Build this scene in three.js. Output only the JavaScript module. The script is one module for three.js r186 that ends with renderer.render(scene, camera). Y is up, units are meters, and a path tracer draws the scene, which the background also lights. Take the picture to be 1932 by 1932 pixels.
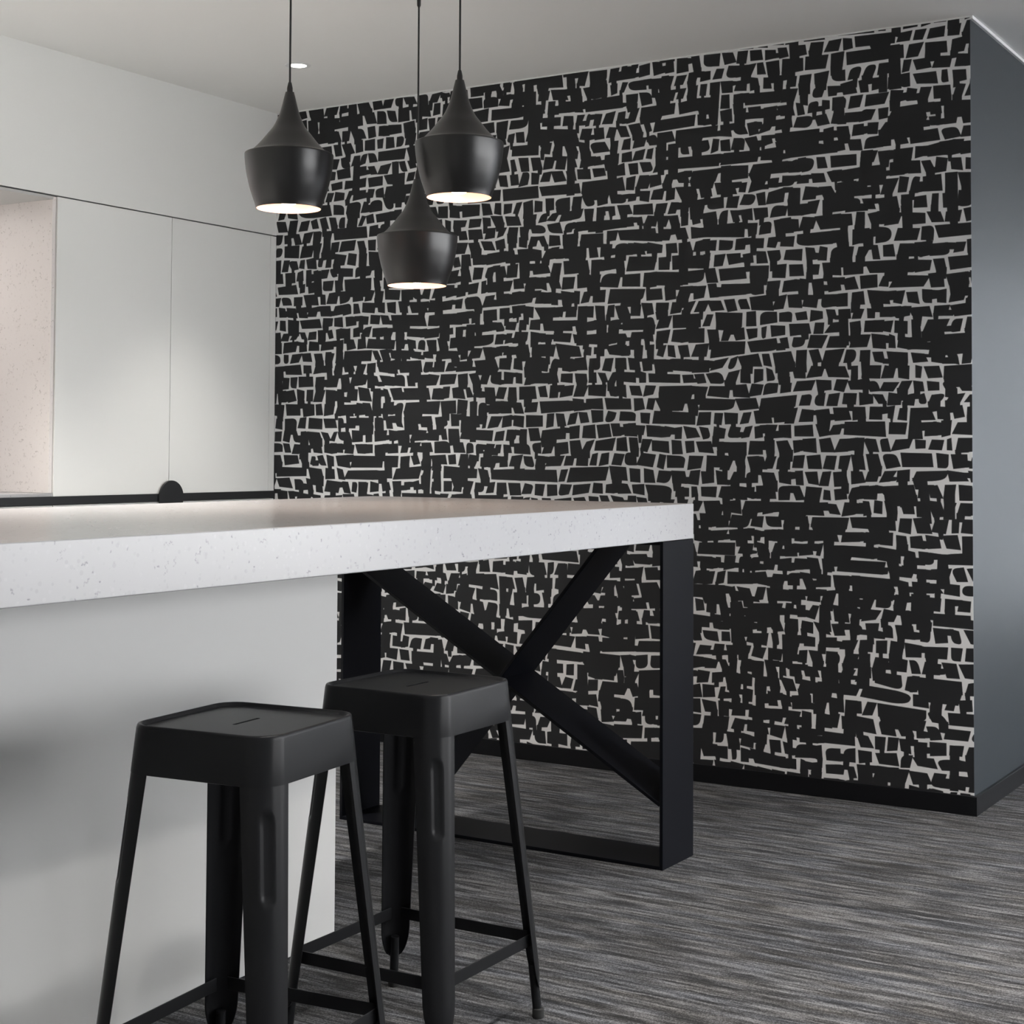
import * as THREE from 'three';
import { RoundedBoxGeometry } from 'three/addons/geometries/RoundedBoxGeometry.js';
import { RectAreaLightUniformsLib } from 'three/addons/lights/RectAreaLightUniformsLib.js';
import { mergeGeometries } from 'three/addons/utils/BufferGeometryUtils.js';

RectAreaLightUniformsLib.init();
const scene = new THREE.Scene();

// ---------------------------------------------------------------- camera
const F = 2961.03, SIZE = 1932;
const camera = new THREE.PerspectiveCamera(THREE.MathUtils.radToDeg(2 * Math.atan(SIZE / 2 / F)), 1, 0.05, 80);
{
  const right = new THREE.Vector3(0.8504, 0.0050, -0.5261), up = new THREE.Vector3(0.0145, 0.9994, 0.0330), back = new THREE.Vector3(0.5259, -0.0357, 0.8498);
  camera.quaternion.setFromRotationMatrix(new THREE.Matrix4().makeBasis(right, up, back)).normalize();
  camera.position.set(1.4661, 1.2033, 5.3209);
  camera.setViewOffset(SIZE, SIZE, 0, 966 - 749.3, SIZE, SIZE);
  camera.updateProjectionMatrix();
}

// ---------------------------------------------------------------- light: sky through the windows, lamps, exposure
scene.background = new THREE.Color(0.98, 0.985, 1.0);
scene.backgroundIntensity = 7.5;
const DOWNLIGHT = 6.5, KITCHEN = 16, PENDANT = 0.42, STRIP = 15;
const EXPOSURE = 1.6;

const renderer = new THREE.WebGLRenderer({ antialias: true });
renderer.toneMapping = THREE.LinearToneMapping;
renderer.toneMappingExposure = EXPOSURE;
renderer.shadowMap.enabled = true;

// ---------------------------------------------------------------- helpers
let seed = 7;
const rnd = () => { seed = (seed * 1664525 + 1013904223) >>> 0; return seed / 4294967296; };
const rr = (a, b) => a + (b - a) * rnd();
const used = {};
const numbered = (n) => { used[n] = (used[n] ?? -1) + 1; return used[n] ? n + '_' + String(used[n]).padStart(3, '0') : n; };
function obj(name, geometry, material, parent) {
  const g = Array.isArray(geometry) ? (geometry.length > 1 ? mergeGeometries(geometry.map((x) => x.index ? x.toNonIndexed() : x)) : geometry[0]) : geometry;
  const m = new THREE.Mesh(g, material);
  m.name = parent ? name : numbered(name);
  m.castShadow = m.receiveShadow = true;
  (parent ?? scene).add(m);
  return m;
}
function tag(o, label, category, group) {
  o.userData.label = label; o.userData.category = category;
  if (group) o.userData.group = group;
  return o;
}
function struct(name, geometry, material, label) {
  const o = obj(name, geometry, material);
  o.userData.kind = 'structure';
  if (label) o.userData.label = label;
  return o;
}
function thing(name, label, category, [x, y, z] = [0, 0, 0], turn = 0, group) {
  const o = new THREE.Group();
  o.name = numbered(name); o.position.set(x, y, z); o.rotation.y = turn; scene.add(o);
  return tag(o, label, category, group);
}
// a box given by its low and high corners, with texture coordinates in metres and an optional small rounding
function box(x0, y0, z0, x1, y1, z1, round = 0) {
  const w = x1 - x0, h = y1 - y0, d = z1 - z0;
  let g = round ? new RoundedBoxGeometry(w, h, d, 2, Math.min(round, w / 2.01, h / 2.01, d / 2.01)) : new THREE.BoxGeometry(w, h, d);
  if (g.index) g = g.toNonIndexed();
  g.clearGroups();
  g.translate((x0 + x1) / 2, (y0 + y1) / 2, (z0 + z1) / 2);
  const p = g.attributes.position, n = g.attributes.normal, uv = g.attributes.uv;
  for (let i = 0; i < p.count; i++) {
    const ax = Math.abs(n.getX(i)), ay = Math.abs(n.getY(i)), az = Math.abs(n.getZ(i));
    if (ay >= ax && ay >= az) uv.setXY(i, p.getX(i), p.getZ(i));
    else if (ax >= az) uv.setXY(i, p.getZ(i), p.getY(i));
    else uv.setXY(i, p.getX(i), p.getY(i));
  }
  return g;
}
function noiseField(cols, rows) { // wrapping value noise on a lattice
  const v = new Float32Array(cols * rows).map(() => rnd());
  return (x, y) => {
    const x0 = Math.floor(x), y0 = Math.floor(y), fx = x - x0, fy = y - y0;
    const sx = fx * fx * (3 - 2 * fx), sy = fy * fy * (3 - 2 * fy);
    const a = ((x0 % cols) + cols) % cols, b = (a + 1) % cols, c = ((y0 % rows) + rows) % rows, d = (c + 1) % rows;
    return (v[c * cols + a] * (1 - sx) + v[c * cols + b] * sx) * (1 - sy) + (v[d * cols + a] * (1 - sx) + v[d * cols + b] * sx) * sy;
  };
}
function dataTexture(w, h, pixel, srgb = true) {
  const a = new Uint8Array(w * h * 4);
  for (let y = 0, k = 0; y < h; y++) for (let x = 0; x < w; x++, k += 4) {
    const c = pixel(x, y);
    a[k] = c[0]; a[k + 1] = c[1]; a[k + 2] = c[2]; a[k + 3] = 255;
  }
  const t = new THREE.DataTexture(a, w, h, THREE.RGBAFormat);
  t.wrapS = t.wrapT = THREE.RepeatWrapping; t.magFilter = THREE.LinearFilter; t.minFilter = THREE.LinearMipmapLinearFilter; t.generateMipmaps = true;
  if (srgb) t.colorSpace = THREE.SRGBColorSpace;
  t.needsUpdate = true;
  return t;
}

// ---------------------------------------------------------------- measures (metres); x along the patterned wall, z towards the viewer
const H = 2.7, XL = -3.0544, XI = -0.5679, XB = -1.7762, YT = 1.0541, YB = 0.9482, ZE = 0.9865, ZF = 1.1956, XP = -0.9597, ZP = 2.2199;
const XR = 6.0, ZFAR = -6.2, ZNEAR = 7.0, XW = -3.75, YDOOR = 2.1563, ZN = 1.2525;

// ---------------------------------------------------------------- textures
// carpet: loop pile in greys, streaked along x
const carpetTex = (() => {
  const N = 2048, thin = noiseField(34, 520), mid = noiseField(20, 190), wide = noiseField(7, 40), patch = noiseField(5, 9), grain = noiseField(1024, 1024), blue = noiseField(30, 90), warm = noiseField(9, 60);
  return dataTexture(N, N, (x, y) => {
    const u = x / N, v = y / N;
    const jog = 3 * grain(u * 60, v * 20);
    let t = 0.30 * thin(u * 34, v * 520 + jog * 0.2) + 0.34 * mid(u * 20 + 3, v * 190 + jog * 0.15) + 0.07 * wide(u * 7, v * 40) + 0.03 * patch(u * 5, v * 9) + 0.34 * grain(u * 1024, v * 1024);
    t = (t - 0.54) * 2.0 + 0.47;
    t = Math.min(1, Math.max(0, t));
    const b = (blue(u * 30, v * 90) - 0.5) * 3, w = (warm(u * 9, v * 60) - 0.5) * 4;
    const L = 16 + 104 * t;
    return [L + w - b * 0.4, L + w * 0.35, L + b + 2 - w * 0.7];
  });
})();
// white engineered stone with grey chips
function stoneTexture(S, metres, base, chips, chipTone) {
  const c = document.createElement('canvas'); c.width = c.height = S;
  const g = c.getContext('2d'), k = S / metres;
  g.fillStyle = base; g.fillRect(0, 0, S, S);
  for (let i = 0; i < chips * 6; i++) { // fine grain of the stone
    g.fillStyle = rnd() < 0.6 ? `rgba(${chipTone},${rr(0.02, 0.10)})` : `rgba(255,255,255,${rr(0.02, 0.06)})`;
    g.beginPath(); g.arc(rnd() * S, rnd() * S, rr(0.001, 0.0045) * k, 0, 7); g.fill();
  }
  for (let i = 0; i < chips; i++) { // grey chips: ragged clusters of small flecks
    const x = rnd() * S, y = rnd() * S, big = rnd() < 0.30, r = (big ? rr(0.005, 0.013) : rr(0.001, 0.003)) * k, h = rnd() * 6.28, n = big ? 9 : 4, tone = rr(0.16, big ? 0.55 : 0.5);
    for (let q = 0; q < n; q++) {
      const u = (q / (n - 1) - 0.5) * 2 * r, b = Math.sin(q * 1.3 + i) * r * 0.3;
      g.fillStyle = `rgba(${chipTone},${tone * rr(0.4, 1.1)})`;
      g.beginPath(); g.ellipse(x + Math.cos(h) * u - Math.sin(h) * b, y + Math.sin(h) * u + Math.cos(h) * b, rr(0.0009, 0.0026) * k, rr(0.0006, 0.0016) * k, rnd() * 3, 0, 7); g.fill();
    }
  }
  const t = new THREE.CanvasTexture(c);
  t.colorSpace = THREE.SRGBColorSpace; t.wrapS = t.wrapT = THREE.RepeatWrapping; t.repeat.set(1 / metres, 1 / metres);
  return t;
}
seed = 5;
const quartzTex = stoneTexture(1536, 1.4, '#aeaeb0', 1000, '96,98,102');
const nicheTex = stoneTexture(1024, 1.1, '#e4dedb', 900, '140,132,126');
// patterned wallpaper: hand-cut black tiles with pale gaps between them, a flat print
const muralTex = (() => {
  seed = 20;
  const Wm = -XL, S = 2048, k = S / Wm, Hp = Math.round(H * k);
  const c = document.createElement('canvas'); c.width = S; c.height = Hp;
  const g = c.getContext('2d');
  g.fillStyle = '#e0e0e1'; g.fillRect(0, 0, S, Hp);
  g.fillStyle = '#131519';
  const wave = noiseField(9, 40), wave2 = noiseField(24, 80), dens = noiseField(9, 9);
  const h0 = 0.0535;
  const line = (x, i) => i * h0 + 0.030 * (wave(x / 0.42, i * 0.23) - 0.5) + 0.013 * (wave2(x / 0.16, i * 0.9) - 0.5);
  const poly = (p, round) => { // p: corners in metres, round: per-corner rounding share
    g.beginPath();
    const n = p.length;
    for (let i = 0; i < n; i++) {
      const a = p[(i + n - 1) % n], b = p[i], d = p[(i + 1) % n], q = round?.[i] ?? 0;
      if (q > 0) {
        const s = [b[0] + (a[0] - b[0]) * q, b[1] + (a[1] - b[1]) * q], e = [b[0] + (d[0] - b[0]) * q, b[1] + (d[1] - b[1]) * q];
        i ? g.lineTo(s[0] * k, s[1] * k) : g.moveTo(s[0] * k, s[1] * k);
        g.quadraticCurveTo(b[0] * k, b[1] * k, e[0] * k, e[1] * k);
      } else i ? g.lineTo(b[0] * k, b[1] * k) : g.moveTo(b[0] * k, b[1] * k);
    }
    g.closePath(); g.fill();
  };
  const j = (s) => (rnd() + rnd() - 1) * s;
  for (let i = -1; i < H / h0 + 2; i++) {
    let x = -0.1 + rr(0, 0.05);
    while (x < Wm + 0.1) {
      const t = rnd(), w = t < 0.66 ? rr(0.046, 0.066) : t < 0.82 ? rr(0.066, 0.095) : t < 0.89 ? rr(0.11, 0.19) : rr(0.036, 0.047);
      const y = i * h0, D = Math.min(0.85, Math.max(0.10, 0.26 + 0.8 * (dens(x / 0.45, y / 0.4) - 0.5) + 0.28 * Math.max(0, y / H - 0.62) / 0.38 + 0.14 * Math.max(0, x / Wm - 0.7) / 0.3));
      const gx = rr(0.008, 0.0165), gy = rr(0.0065, 0.0135);
      const lean = j(0.012);
      const tl = [x + gx / 2 + lean + j(0.0055), line(x, i) + gy / 2 + j(0.006)], tr = [x + w - gx / 2 + lean + j(0.0055), line(x + w, i) + gy / 2 + j(0.006)];
      const br = [x + w - gx / 2 - lean + j(0.0055), line(x + w, i + 1) - gy / 2 + j(0.006)], bl = [x + gx / 2 - lean + j(0.0055), line(x, i + 1) - gy / 2 + j(0.006)];
      const round = [0, 0, 0, 0];
      if (rnd() < 0.17) { const q = Math.floor(rnd() * 4); round[q] = rr(0.35, 0.55); if (rnd() < 0.35) round[(q + 1) % 4] = rr(0.35, 0.5); }
      if (rnd() > 0.002) poly([tl, tr, br, bl], round);
      if (rnd() < D * 0.9) { // joined to the next tile in the row, whole height or part of it
        const full = rnd() < 0.35, up = rnd() < 0.5, a = full ? 0 : up ? 0 : rr(0.25, 0.6), b = full ? 1 : up ? rr(0.4, 0.75) : 1;
        const L = (q, s) => [tr[0] + (br[0] - tr[0]) * q + s, tr[1] + (br[1] - tr[1]) * q], e = gx + rr(0.006, 0.020);
        poly([L(a, -0.01), L(a + rr(-0.05, 0.12), e), L(b - rr(-0.05, 0.12), e), L(b, -0.01)]);
      }
      if (rnd() < D * 0.85 + 0.16) { // joined to the row below
        const wide = rnd() < 0.45, s0 = wide || rnd() < 0.5 ? 0.0 : rr(0.2, 0.5), s1 = wide ? 1 : Math.min(1, s0 + rr(0.35, 0.7));
        const B = (q, s) => [bl[0] + (br[0] - bl[0]) * q, bl[1] + (br[1] - bl[1]) * q + s], e = gy + rr(0.008, 0.024);
        poly([B(s0, -0.01), B(s1, -0.01), B(s1 + rr(-0.12, 0.06), e), B(s0 + rr(-0.06, 0.12), e)]);
      }
      if (rnd() < 0.055) { const a = rr(0.030, 0.044), l = h0 * rr(1.7, 3.2); poly([tl, [tl[0] + a, tl[1]], [tl[0] + a + rr(-0.012, 0.012), tl[1] + l], [tl[0] + rr(-0.012, 0.012), tl[1] + l]]); }
      x += w;
    }
  }
  const t = new THREE.CanvasTexture(c);
  t.colorSpace = THREE.SRGBColorSpace; t.anisotropy = 8;
  return t;
})();

// ---------------------------------------------------------------- materials
const std = (o) => new THREE.MeshStandardMaterial(o);
const lin = (r, g, b) => new THREE.Color().setRGB(r, g, b);
const M = {
  ceiling: std({ color: lin(0.90, 0.90, 0.89), roughness: 0.95 }),
  wallWhite: std({ color: lin(0.74, 0.74, 0.72), roughness: 0.9 }),
  navy: std({ color: lin(0.024, 0.031, 0.038), roughness: 0.36 }),
  skirting: new THREE.MeshPhysicalMaterial({ color: lin(0.006, 0.0065, 0.008), roughness: 0.5, specularIntensity: 0.3 }),
  whiteTrim: std({ color: lin(0.78, 0.79, 0.79), roughness: 0.5 }),
  carpet: std({ map: carpetTex, roughness: 1, bumpMap: carpetTex, bumpScale: 0.0025 }),
  mural: std({ map: muralTex, roughness: 0.7 }),
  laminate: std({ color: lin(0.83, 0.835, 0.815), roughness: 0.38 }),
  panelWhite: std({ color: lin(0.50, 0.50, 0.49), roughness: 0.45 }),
  blackMatt: std({ color: lin(0.012, 0.013, 0.015), roughness: 0.55 }),
  frameBlack: new THREE.MeshPhysicalMaterial({ color: lin(0.006, 0.0065, 0.009), roughness: 0.36, specularIntensity: 0.14 }),
  stoolBlack: new THREE.MeshPhysicalMaterial({ color: lin(0.012, 0.0125, 0.0138), roughness: 0.30, specularIntensity: 0.28 }),
  rubber: std({ color: lin(0.012, 0.012, 0.012), roughness: 0.8 }),
  quartz: std({ map: quartzTex, roughness: 0.2 }),
  nicheStone: std({ map: nicheTex, roughness: 0.35 }),
  shade: new THREE.MeshPhysicalMaterial({ color: lin(0.008, 0.008, 0.0085), roughness: 0.35, ior: 1.6 }),
  copper: std({ color: lin(0.80, 0.50, 0.40), roughness: 0.5, metalness: 0.2 }),
  cable: std({ color: lin(0.012, 0.012, 0.012), roughness: 0.6 }),
  bulb: std({ color: lin(1, 0.9, 0.8), emissive: lin(1, 0.80, 0.62), emissiveIntensity: 6, roughness: 0.4 }),
  lens: std({ color: lin(1, 1, 1), emissive: lin(1, 0.95, 0.88), emissiveIntensity: 6, roughness: 0.4 }),
  strip: std({ color: lin(1, 1, 1), emissive: lin(1, 0.95, 0.92), emissiveIntensity: 2.5, roughness: 0.5 }),
  alu: std({ color: lin(0.30, 0.31, 0.32), roughness: 0.5, metalness: 0.6 }),
  glass: new THREE.MeshPhysicalMaterial({ color: 0xffffff, transmission: 1, thickness: 0, roughness: 0, ior: 1.5 }),
  vinyl: std({ color: lin(0.62, 0.62, 0.60), roughness: 0.5 }),
  blind: new THREE.MeshPhysicalMaterial({ color: lin(0.74, 0.76, 0.78), roughness: 1, transmission: 0.5, thickness: 0 }),
  ground: std({ color: lin(0.24, 0.24, 0.24), roughness: 1 }),
};

// ---------------------------------------------------------------- room shell
struct('floor', (() => { const g = box(XW - 0.2, -0.15, ZFAR - 0.2, XR + 0.2, 0, ZNEAR + 0.2); const uv = g.attributes.uv; for (let i = 0; i < uv.count; i++) uv.setXY(i, uv.getX(i) / 2.1, uv.getY(i) / 2.1); return g; })(), M.carpet, 'grey streaked loop pile carpet');
struct('kitchen_floor', box(XL - 0.5, 0.0005, 1.25, XB - 0.02, 0.006, ZNEAR - 0.4), M.vinyl, 'pale vinyl floor of the kitchen aisle behind the island');
struct('ceiling', box(XW - 0.2, H, ZFAR - 0.2, XR + 0.2, H + 0.15, ZNEAR + 0.2), M.ceiling, 'plain pale plaster ceiling');
const wallBack = struct('wall_back', box(XW, 0, -0.12, -0.0, H, -0.002), M.navy, 'wall covered with a black and pale grey cut-tile pattern');
{ // the wallpaper is a thin printed sheet on the wall
  const g = box(XL, 0, -0.002, 0, H, 0);
  const p = g.attributes.position, uv = g.attributes.uv;
  for (let i = 0; i < p.count; i++) uv.setXY(i, (p.getX(i) - XL) / -XL, p.getY(i) / H);
  obj('wallpaper', g, M.mural, wallBack).userData.label = 'black and pale grey printed wallpaper';
}
struct('wall_side', box(-0.12, 0, ZFAR, 0, H, -0.12), M.navy, 'dark slate blue satin side wall past the patterned wall');
struct('wall_left', box(XW - 0.15, 0, -0.12, XW, H, ZNEAR), M.wallWhite);
const HB = 0.0635, TB = 0.0125;
struct('baseboard_back', box(XL, 0, 0, TB, HB, TB, 0.0015), M.skirting, 'black skirting under the patterned wall');
struct('baseboard_side', box(0, 0, ZFAR, TB, HB, -0.0005, 0.0015), M.skirting, 'black skirting under the dark side wall');
struct('trim_1', box(XL, H - 0.005, 0, 0.004, H, 0.004), M.whiteTrim, 'thin pale bead along the ceiling over the patterned wall');
struct('trim_2', box(0, H - 0.011, ZFAR, 0.010, H, 0.004), M.whiteTrim, 'thin white bead along the ceiling over the dark side wall');
// glazed walls, all outside the frame: far to the right, and at the far end with its blinds down
let nWin = 0;
function glazing(name, axis, at, out, from, to, n, sill, blind) {
  const d = (v) => [Math.min(out * v[0], out * v[1]), Math.max(out * v[0], out * v[1])];
  const put = (a0, y0, a1, y1, ...v) => { const [p, q] = d(v); return axis === 'x' ? box(at + p, y0, a0, at + q, y1, a1) : box(a0, y0, at + p, a1, y1, at + q); };
  struct(name, [put(from, 0, to, sill, 0, 0.15), put(from, 2.64, to, H, 0, 0.15)], M.wallWhite);
  const w = (to - from) / n;
  for (let i = 0; i < n; i++) {
    const a = from + i * w, b = a + w, o = new THREE.Group();
    o.name = 'window_' + (++nWin); o.userData.kind = 'structure'; scene.add(o);
    obj('window_frame', [put(a, sill, a + 0.03, 2.64, 0.02, 0.1), put(b - 0.03, sill, b, 2.64, 0.02, 0.1), put(a + 0.03, sill, b - 0.03, sill + 0.05, 0.02, 0.1), put(a + 0.03, 2.59, b - 0.03, 2.64, 0.02, 0.1)], M.alu, o);
    obj('pane', put(a + 0.03, sill + 0.05, b - 0.03, 2.59, 0.055, 0.061), M.glass, o);
    if (blind) obj('roller_blind', put(a + 0.01, sill, b - 0.01, 2.64, 0.008, 0.010), M.blind, o);
  }
}
glazing('wall_right', 'x', XR, 1, -1.4, 3.4, 4, 0.75);
glazing('wall_right_far', 'x', XR, 1, ZFAR, -1.4, 4, 0.06);
struct('wall_right_end', box(XR, 0, 3.4, XR + 0.15, H, ZNEAR), M.wallWhite);
glazing('wall_far', 'z', ZFAR, -1, -0.12, XR, 4, 0.05, true);
struct('wall_front', box(XW - 0.15, 0, ZNEAR, XR + 0.15, H, ZNEAR + 0.15), M.wallWhite);
struct('ground', box(-40, -4.2, -50, 60, -4, 50), M.ground);

// ---------------------------------------------------------------- kitchen wall on the left
struct('bulkhead_left', box(XL - 0.3, YDOOR + 0.002, 0, XL, H, 4.6), M.laminate, 'flush white panel between the cabinet doors and the ceiling');
const DT = 0.02, RB = 1.0028, RT = 1.0333, ZS = 0.6487, DB = RT + 0.0005;
{
  const t = thing('tall_cabinet', 'white flat-fronted double cabinet left of the patterned wall', 'cabinet', [XL, 0, 0]);
  obj('carcass', [box(-0.62, DB, 0.002, -DT - 0.002, YDOOR - 0.006, 0.02), box(-0.62, DB, ZN - 0.02, -DT - 0.002, YDOOR - 0.006, ZN - 0.002), box(-0.62, DB, 0.02, -0.6, YDOOR - 0.006, ZN - 0.02), box(-0.6, YDOOR - 0.024, 0.02, -DT - 0.002, YDOOR - 0.006, ZN - 0.02), box(-0.6, DB, 0.02, -DT - 0.002, DB + 0.02, ZN - 0.02)], M.panelWhite, t);
  obj('filler_panel', box(-DT, DB, 0.0008, 0, YDOOR - 0.003, 0.0375, 0.0008), M.laminate, t);
  const half = (s) => { // half of a round black pull, cut at the door seam
    const sh = new THREE.Shape();
    sh.absarc(0, 0, 0.0675, s > 0 ? 0 : Math.PI, s > 0 ? Math.PI : 2 * Math.PI, false); sh.closePath();
    const g = new THREE.ExtrudeGeometry(sh, { depth: 0.007, bevelEnabled: true, bevelThickness: 0.001, bevelSize: 0.001, bevelSegments: 1, curveSegments: 28 });
    g.rotateZ(-Math.PI / 2); g.rotateY(Math.PI / 2);
    return g;
  };
  for (const [a, b, s] of [[0.0395, ZS - 0.0012, -1], [ZS + 0.0012, ZN - 0.002, 1]]) {
    const d = obj('door', box(-DT, DB, a, 0, YDOOR - 0.003, b, 0.0008), M.laminate, t);
    const h = obj('handle', half(s > 0 ? -1 : 1), M.blackMatt, d);
    h.position.set(0.0095, 1.018, ZS); h.userData.label = 'half of a round black pull';
  }
}
tag(obj('rail', box(XL - 0.012, RB, 0.001, XL + 0.006, RT, 4.6, 0.001), M.blackMatt), 'long black horizontal rail under the white cabinet doors', 'rail');
{
  const t = thing('base_cabinet', 'low white cabinet run below the black rail', 'cabinet', [XL, 0, 0]);
  obj('carcass', box(-0.62, 0.1, 0.002, -0.024, RB - 0.001, 4.6), M.panelWhite, t);
  obj('plinth', box(-0.1, 0, 0.002, -0.06, 0.1, 4.6), M.blackMatt, t);
  for (const [a, b] of [[0.002, ZS - 0.0012], [ZS + 0.0012, ZN - 0.001], [ZN + 0.0015, 1.86], [1.8625, 2.47], [2.4725, 3.5], [3.5025, 4.6]]) obj('door', box(-DT, 0.105, a, 0, RB - 0.002, b, 0.0008), M.laminate, t);
}
{
  const t = thing('stone_niche', 'recess lined with pale speckled stone left of the cabinet doors', 'niche', [XL, 0, ZN]);
  obj('side_panel', box(-0.64, 1.047, 0.001, -0.006, 2.1525, 0.0175, 0.001), M.nicheStone, t);
  obj('side_panel', box(-0.64, 1.047, 2.4, -0.006, 2.1525, 2.4165, 0.001), M.nicheStone, t);
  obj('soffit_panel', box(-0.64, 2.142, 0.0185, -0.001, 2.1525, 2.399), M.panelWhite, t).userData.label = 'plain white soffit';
  obj('back_panel', box(-0.66, 1.047, 0.0, -0.641, 2.1525, 2.4165), M.nicheStone, t);
}
tag(obj('worktop', box(XL - 0.66, RT + 0.0006, ZN + 0.001, XL - 0.001, 1.0465, ZN + 2.4165, 0.001), M.quartz), 'thin white stone worktop at the bottom of the niche', 'worktop');
{
  const t = thing('strip_light', 'slim light strip under the niche soffit', 'light', [XL - 0.50, 2.1415, ZN + 1.0]);
  obj('housing', box(-0.02, -0.008, -0.8, 0.02, 0, 0.8, 0.001), M.alu, t);
  obj('diffuser', box(-0.016, -0.0105, -0.79, 0.016, -0.0082, 0.79), M.strip, t);
  const l = new THREE.RectAreaLight(lin(1, 0.965, 0.945), STRIP, 1.58, 0.032);
  l.position.set(0, -0.013, 0); l.rotation.set(-Math.PI / 2, 0, Math.PI / 2); t.add(l);
}

// ---------------------------------------------------------------- island: body, stone top, steel end frame
{
  const t = thing('island_body', 'white panelled island body under the stone counter', 'island', [XP, 0, ZP]);
  const y0 = 0.006, x1 = XB + 0.03 - XP, L = 2.6;
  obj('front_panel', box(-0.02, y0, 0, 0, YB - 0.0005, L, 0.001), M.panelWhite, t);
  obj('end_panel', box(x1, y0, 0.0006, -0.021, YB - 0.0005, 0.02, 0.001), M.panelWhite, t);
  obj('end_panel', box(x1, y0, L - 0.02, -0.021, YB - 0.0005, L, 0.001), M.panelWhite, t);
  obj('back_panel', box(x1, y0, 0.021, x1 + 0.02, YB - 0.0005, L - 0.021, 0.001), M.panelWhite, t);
  obj('plinth', box(x1 + 0.03, 0, 0.03, -0.04, 0.05, L - 0.03), M.blackMatt, t);
}
tag(obj('countertop', box(XB, YB, ZE, XI, YT, ZP + 2.65, 0.0025), M.quartz), 'thick white speckled stone countertop of the island', 'countertop');
{
  const t = thing('end_frame', 'black flat steel frame with crossed braces under the counter end', 'table frame', [0, 0, 0]);
  const X0 = -1.745, X1 = XI + 0.0005, TH = 0.0105, top = YB - 0.0008;
  obj('leg', box(X1 - TH, 0, ZE + 0.002, X1, top, ZF, 0.001), M.frameBlack, t);
  obj('leg', box(X0, 0, ZE + 0.002, X0 + TH, top, ZF, 0.001), M.frameBlack, t);
  obj('bottom_rail', box(X0 + TH, 0, ZE + 0.002, X1 - TH, TH, ZF, 0.001), M.frameBlack, t);
  obj('top_rail', box(X0 + TH, top - TH, ZE + 0.002, X1 - TH, top, ZF, 0.001), M.frameBlack, t);
  const brace = (ax, ay, bx, by) => {
    const L = Math.hypot(bx - ax, by - ay), g = box(-L / 2, -TH / 2, ZE + 0.003, L / 2, TH / 2, ZF - 0.001, 0.001);
    g.rotateZ(Math.atan2(by - ay, bx - ax)); g.translate((ax + bx) / 2, (ay + by) / 2, 0);
    obj('brace', g, M.frameBlack, t);
  };
  brace(X0 + TH, 0.858, X1 - TH, 0.186);
  const cx = -1.1355, cy = 0.5035, dx = 0.643, dy = 0.766; // the second brace is cut in two at the first one
  brace(-1.545, 0.013, cx - 0.0095 * dx, cy - 0.0095 * dy);
  brace(cx + 0.0095 * dx, cy + 0.0095 * dy, -0.774, top - TH);
}

// ---------------------------------------------------------------- pressed steel bar stools
const HS = 0.722, SH = 0.152, SLOPE = 0.080;
function ring(s, rc, y, n = 7) { // rounded square, counter-clockwise seen from above
  const p = [];
  for (const [sx, sz, a0] of [[1, -1, 0], [-1, -1, 1], [-1, 1, 2], [1, 1, 3]]) for (let i = 0; i <= n; i++) {
    const a = (a0 + i / n) * Math.PI / 2;
    p.push([sx * (s - rc) + rc * Math.cos(a), y, sz * (s - rc) - rc * Math.sin(a)]);
  }
  return p;
}
function skin(rings, closed = true, flip = false) {
  const pos = [], idx = [], m = rings[0].length;
  for (const r of rings) for (const p of r) pos.push(...p);
  for (let i = 0; i + 1 < rings.length; i++) for (let k = 0; k < (closed ? m : m - 1); k++) {
    const a = i * m + k, b = i * m + (k + 1) % m, c = a + m, d = b + m;
    flip ? idx.push(a, b, c, b, d, c) : idx.push(a, c, b, b, c, d);
  }
  const g = new THREE.BufferGeometry();
  g.setAttribute('position', new THREE.Float32BufferAttribute(pos, 3)); g.setIndex(idx); g.computeVertexNormals();
  g.setAttribute('uv', new THREE.Float32BufferAttribute(new Float32Array(pos.length / 3 * 2), 2));
  return g;
}
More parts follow.
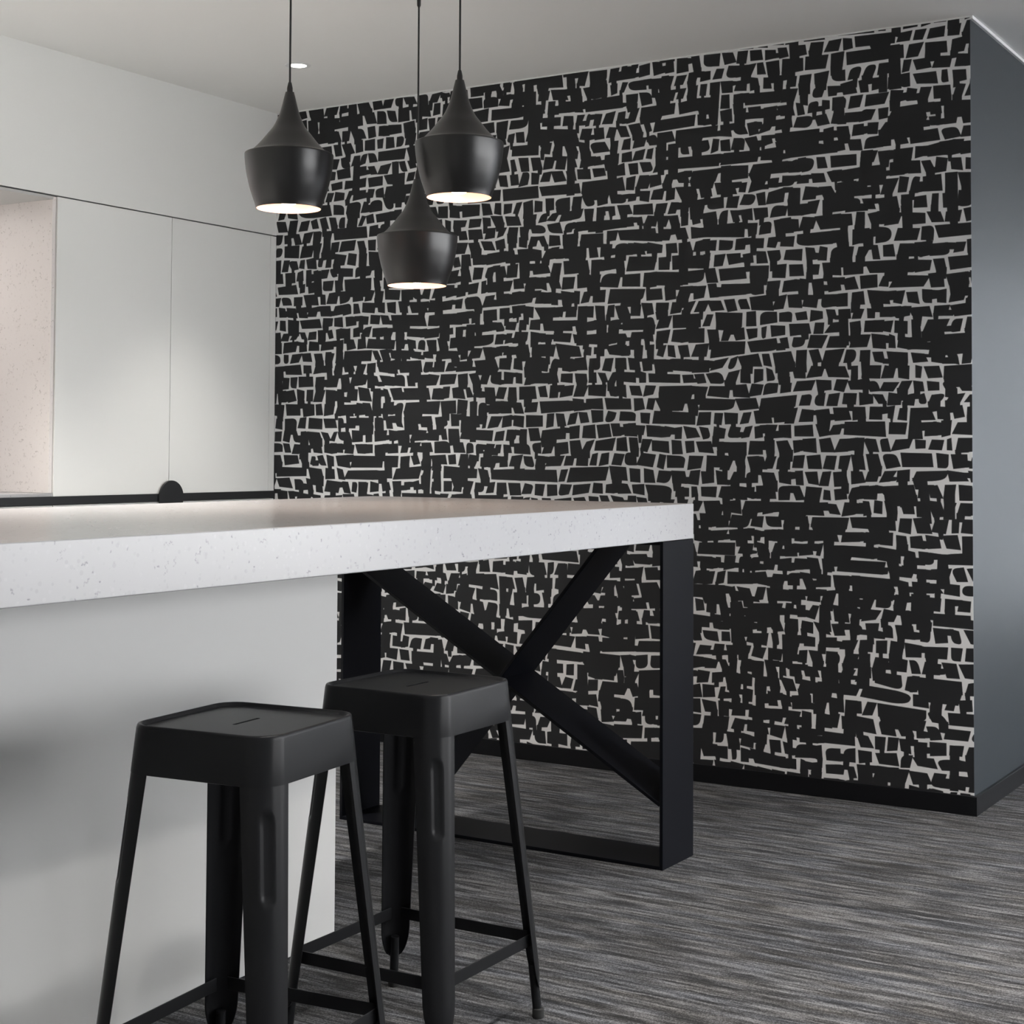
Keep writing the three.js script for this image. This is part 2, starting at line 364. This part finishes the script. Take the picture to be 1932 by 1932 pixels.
function seatGeometry() {
  // skirt and rolled rim, outside then inside
  const half = (y) => SH + SLOPE * (HS - y);
  const prof = [[SH - 0.013, HS - 0.0065, 0.040], [SH - 0.0095, HS - 0.0045, 0.0425], [SH - 0.0075, HS - 0.001, 0.044], [SH - 0.0045, HS, 0.046], [SH - 0.0018, HS - 0.0008, 0.048], [SH - 0.0003, HS - 0.003, 0.050], [half(HS - 0.008), HS - 0.008, 0.050], [half(0.68), 0.68, 0.050], [half(0.638), 0.638, 0.050], [half(0.638) - 0.0025, 0.6365, 0.048], [half(0.638) - 0.003, 0.64, 0.047], [half(0.70) - 0.003, 0.70, 0.047], [SH - 0.006, HS - 0.011, 0.044], [SH - 0.013, HS - 0.0095, 0.040]];
  const shell = skin(prof.map(([s, y, rc]) => ring(s, rc, y)), true, false);
  // dished top plate with the grip slot cut through
  const r = SH - 0.012, rc = 0.041, sh = new THREE.Shape();
  sh.moveTo(r, -r + rc); sh.lineTo(r, r - rc); sh.absarc(r - rc, r - rc, rc, 0, Math.PI / 2, false); sh.lineTo(-r + rc, r); sh.absarc(-r + rc, r - rc, rc, Math.PI / 2, Math.PI, false);
  sh.lineTo(-r, -r + rc); sh.absarc(-r + rc, -r + rc, rc, Math.PI, 1.5 * Math.PI, false); sh.lineTo(r - rc, -r); sh.absarc(r - rc, -r + rc, rc, 1.5 * Math.PI, 2 * Math.PI, false);
  const slot = new THREE.Path(), a = 0.036, b = 0.0042;
  slot.moveTo(b, -a); slot.absarc(0, -a, b, 0, Math.PI, true); slot.lineTo(-b, a); slot.absarc(0, a, b, Math.PI, 0, true); slot.lineTo(b, -a);
  sh.holes.push(slot);
  const plate = new THREE.ExtrudeGeometry(sh, { depth: 0.002, bevelEnabled: false, curveSegments: 10 });
  plate.rotateX(-Math.PI / 2); plate.translate(0, HS - 0.0085, 0);
  plate.deleteAttribute('uv'); plate.setAttribute('uv', new THREE.Float32BufferAttribute(new Float32Array(plate.attributes.position.count * 2), 2));
  return [shell, plate];
}
function legGeometry() {
  // a sheet bent round the stool's corner, with a pressed groove, tapering to a rounded tip; outer and inner skin
  const NV = 76, NU = 26, yTop = 0.668, yTip = 0.066;
  const at = (v) => {
    const y = yTop + (yTip - yTop) * v, q = (yTop - y) / (yTop - yTip);
    const rc = 0.050 - 0.013 * q, fl = 0.010 - 0.003 * q, half = fl + rc * Math.PI / 4;
    const e = Math.max(0, (0.135 - y) / (0.135 - yTip));            // 0 .. 1 over the tip
    const keep = 0.24 + 0.76 * Math.sqrt(Math.max(0, 1 - e * e));
    return { y, rc, fl, half, keep, s: SH + SLOPE * (HS - y) - 0.0006, tuck: 0.005 * e * e };
  };
  const section = (u, A, off) => { // u in -1..1, arc length from the corner's middle; returns x, z in the +x +z corner
    const l = u * A.half * A.keep, arc = A.rc * Math.PI / 4, al = Math.abs(l);
    let x, z, nx, nz;
    const c = A.s - A.rc, th = Math.PI / 4 + Math.max(-Math.PI / 4, Math.min(Math.PI / 4, l / A.rc));
    nx = Math.cos(th); nz = Math.sin(th); x = c + A.rc * nx; z = c + A.rc * nz;
    if (al > arc) { if (l > 0) x -= al - arc; else z -= al - arc; }
    const g = Math.max(0, 1 - Math.pow(Math.hypot(l / 0.0135, Math.max(0, Math.abs(A.y - 0.520) - 0.062) / 0.014), 2));
    const dent = 0.0050 * g * g * (3 - 2 * g);
    const d = off + dent + A.tuck;
    return [x - nx * d, A.y, z - nz * d];
  };
  const outer = [], inner = [];
  for (let i = 0; i <= NV; i++) {
    const A = at(i / NV), o = [], n = [];
    for (let k = 0; k <= NU; k++) { const u = -1 + 2 * k / NU; o.push(section(u, A, 0)); n.push(section(u, A, 0.0022)); }
    outer.push(o); inner.push(n);
  }
  const edge = (k) => skin(outer.map((r, i) => [r[k], inner[i][k]]), false, k === 0);
  const tip = skin([outer[NV], inner[NV]], false);
  return [skin(outer, false, true), skin(inner, false, false), edge(0), edge(NU), tip];
}
function footGeometry() {
  const g = (r0, r1, y0, y1, n = 14) => { const c = new THREE.CylinderGeometry(r1, r0, y1 - y0, n); c.translate(0, (y0 + y1) / 2, 0); return c; };
  return { tube: g(0.0100, 0.0095, 0.016, 0.115), pad: (() => { const l = new THREE.LatheGeometry([[0, 0], [0.0118, 0], [0.0130, 0.002], [0.0126, 0.018], [0.0115, 0.021], [0, 0.021]].map(([x, y]) => new THREE.Vector2(x, y)), 16); return l; })() };
}
const stoolProto = (() => {
  const t = new THREE.Group();
  const seat = obj('seat', seatGeometry(), M.stoolBlack, t);
  const lg = mergeGeometries(legGeometry()), ft = footGeometry();
  for (let q = 0; q < 4; q++) {
    const leg = obj('leg', lg, M.stoolBlack, t); leg.rotation.y = q * Math.PI / 2;
    const foot = obj('foot', ft.tube, M.stoolBlack, leg), f = 0.1885;
    foot.position.set(f, 0, f);
    const tilt = new THREE.Vector3(-SLOPE, 1, -SLOPE).normalize();
    foot.quaternion.setFromUnitVectors(new THREE.Vector3(0, 1, 0), tilt);
    const pad = obj('rubber_tip', ft.pad, M.rubber, leg); pad.position.set(f, 0, f);
    const bar = obj('footrest_bar', box(-0.166, 0.156, -0.0015, 0.166, 0.181, 0.0015, 0.0008), M.stoolBlack, t);
    bar.rotation.y = q * Math.PI / 2; bar.position.set(Math.sin(q * Math.PI / 2) * 0.1815, 0, Math.cos(q * Math.PI / 2) * 0.1815);
  }
  return t;
})();
for (const [x, z, turn, label] of [[-0.4466, 3.1388, 5.99, 'nearer black metal bar stool in front of the white island panel'], [-0.454, 2.5915, 0.71, 'farther black metal bar stool by the island corner and the crossed steel frame']]) {
  const t = stoolProto.clone(); t.name = numbered('bar_stool'); scene.add(t);
  t.position.set(x, 0, z); t.rotation.y = THREE.MathUtils.degToRad(turn);
  tag(t, label, 'bar stool', 'black metal bar stools at the island');
}

// ---------------------------------------------------------------- pendant lamps over the counter
const lathe = (pts, n = 72) => new THREE.LatheGeometry(pts.map(([r, y]) => new THREE.Vector2(r, y)), n);
const shadeOuter = [[0.0878, -0.1480], [0.0910, -0.1357], [0.0985, -0.1150], [0.1052, -0.0940], [0.1104, -0.0730], [0.1148, -0.0520], [0.1177, -0.0310], [0.1194, -0.0120], [0.1200, -0.0015], [0.1192, 0.0005], [0.1120, 0.0030], [0.0985, 0.0098], [0.0775, 0.0315], [0.0608, 0.0525], [0.0440, 0.0740], [0.0335, 0.0945], [0.0258, 0.1150], [0.0200, 0.1360], [0.0150, 0.1570], [0.0118, 0.1690]];
const smooth = (pts, per) => { const c = new THREE.SplineCurve(pts.map(([r, y]) => new THREE.Vector2(r, y))); return c.getPoints(per).map((p) => [p.x, p.y]); };
function pendant(x, y, z, label, joint) {
  const t = thing('pendant_lamp', label, 'pendant lamp', [x, y, z], 0, 'black spun metal pendant lamps over the counter');
  const bowl = smooth(shadeOuter.slice(0, 9), 32), cone = smooth(shadeOuter.slice(10), 36), th = 0.0014;
  obj('shade', [lathe([...bowl, [0.1192, 0.0004], ...cone]), lathe([[0.0880, -0.148], [0.0868, -0.1478]])], M.shade, t);
  const inside = [...bowl.map(([r, v]) => [r - th, v]), [0.1170, -0.0012], ...cone.filter(([r, v]) => r > 0.02).map(([r, v]) => [r - th, v - th]), [0, 0.14]].reverse();
  obj('lining', lathe(inside), M.copper, t).userData.label = 'pale copper inside of the shade';
  obj('cord_grip', lathe([[0.0118, 0.1688], [0.0120, 0.1700], [0.0078, 0.1708], [0.0076, 0.1820], [0.0062, 0.1890], [0.0046, 0.1960], [0.0030, 0.1985]], 24), M.cable, t);
  const cable = obj('cord', (() => { const g = new THREE.CylinderGeometry(0.0029, 0.0029, H - 0.02 - y - 0.197, 10); g.translate(0, (0.197 + H - 0.02 - y) / 2, 0); return g; })(), M.cable, t);
  if (joint) obj('cord_joint', lathe([[0.0029, joint - y - 0.012], [0.0055, joint - y - 0.006], [0.0058, joint - y + 0.012], [0.0029, joint - y + 0.022]], 16), M.cable, t);
  obj('canopy', lathe([[0.0030, H - 0.0215 - y], [0.045, H - 0.020 - y], [0.050, H - 0.014 - y], [0.050, H - 0.0003 - y], [0, H - 0.0003 - y]], 32), M.shade, t);
  obj('lamp_holder', lathe([[0, 0.0], [0.016, 0.0], [0.017, 0.05], [0.012, 0.10], [0, 0.10]], 20), M.cable, t);
  const bulb = obj('bulb', lathe(smooth([[0.0002, -0.140], [0.017, -0.1365], [0.031, -0.122], [0.0375, -0.100], [0.034, -0.074], [0.022, -0.048], [0.0145, -0.022], [0.0135, 0.0]], 30), 28), M.bulb, t);
  const l = new THREE.SpotLight(lin(1, 0.74, 0.54), PENDANT, 0, 1.2, 0.4, 2); l.position.set(0, -0.100, 0); l.target.position.set(0, -1, 0); l.castShadow = true; l.shadow.radius = 1.5; t.add(l, l.target);
}
pendant(-1.281, 2.0111, 2.0383, 'leftmost black pendant lamp, hanging in front of the white cabinets');
pendant(-0.8693, 2.0383, 1.8235, 'upper right black pendant lamp, overlapping the lowest one');
pendant(-1.2204, 1.8466, 1.5196, 'lowest black pendant lamp, hanging in the middle of the three', 2.545);

// ---------------------------------------------------------------- ceiling downlights
function downlight(x, z, label, group, aim = 0.62, power = DOWNLIGHT) {
  const t = thing('downlight', label, 'downlight', [x, H, z], 0, group);
  obj('trim_ring', lathe([[0.033, -0.0003], [0.034, -0.003], [0.046, -0.0035], [0.050, -0.0022], [0.051, -0.0002]], 40), M.whiteTrim, t);
  obj('lens', lathe([[0.0001, -0.0022], [0.0325, -0.0018], [0.0328, -0.0004]], 32), M.lens, t);
  const l = new THREE.SpotLight(lin(1, 0.965, 0.91), power, 0, aim, 1, 2);
  l.position.set(0, -0.03, 0); l.target.position.set(0, -2, 0); l.castShadow = true; l.shadow.radius = 2.2; t.add(l, l.target);
}
downlight(-2.4146, 0.637, 'small round recessed downlight glowing in the ceiling by the cabinets', 'recessed ceiling downlights');
const ORDER = ['first', 'second', 'third', 'fourth', 'fifth'];
for (const [i, z] of [2.3, 4.0, 5.7].entries()) downlight(-2.4146, z, `recessed downlight over the kitchen aisle behind the island, ${ORDER[i]} after the one by the cabinets`, 'downlights over the kitchen aisle', 0.85, KITCHEN);
for (const [i, z] of [0.62, 1.47, 2.32, 3.17, 4.02].entries()) downlight(0.615, z, `recessed downlight over the aisle in front of the stools, ${ORDER[i]} from the patterned wall`, 'downlights over the stool aisle', 0.80);

renderer.render(scene, camera);
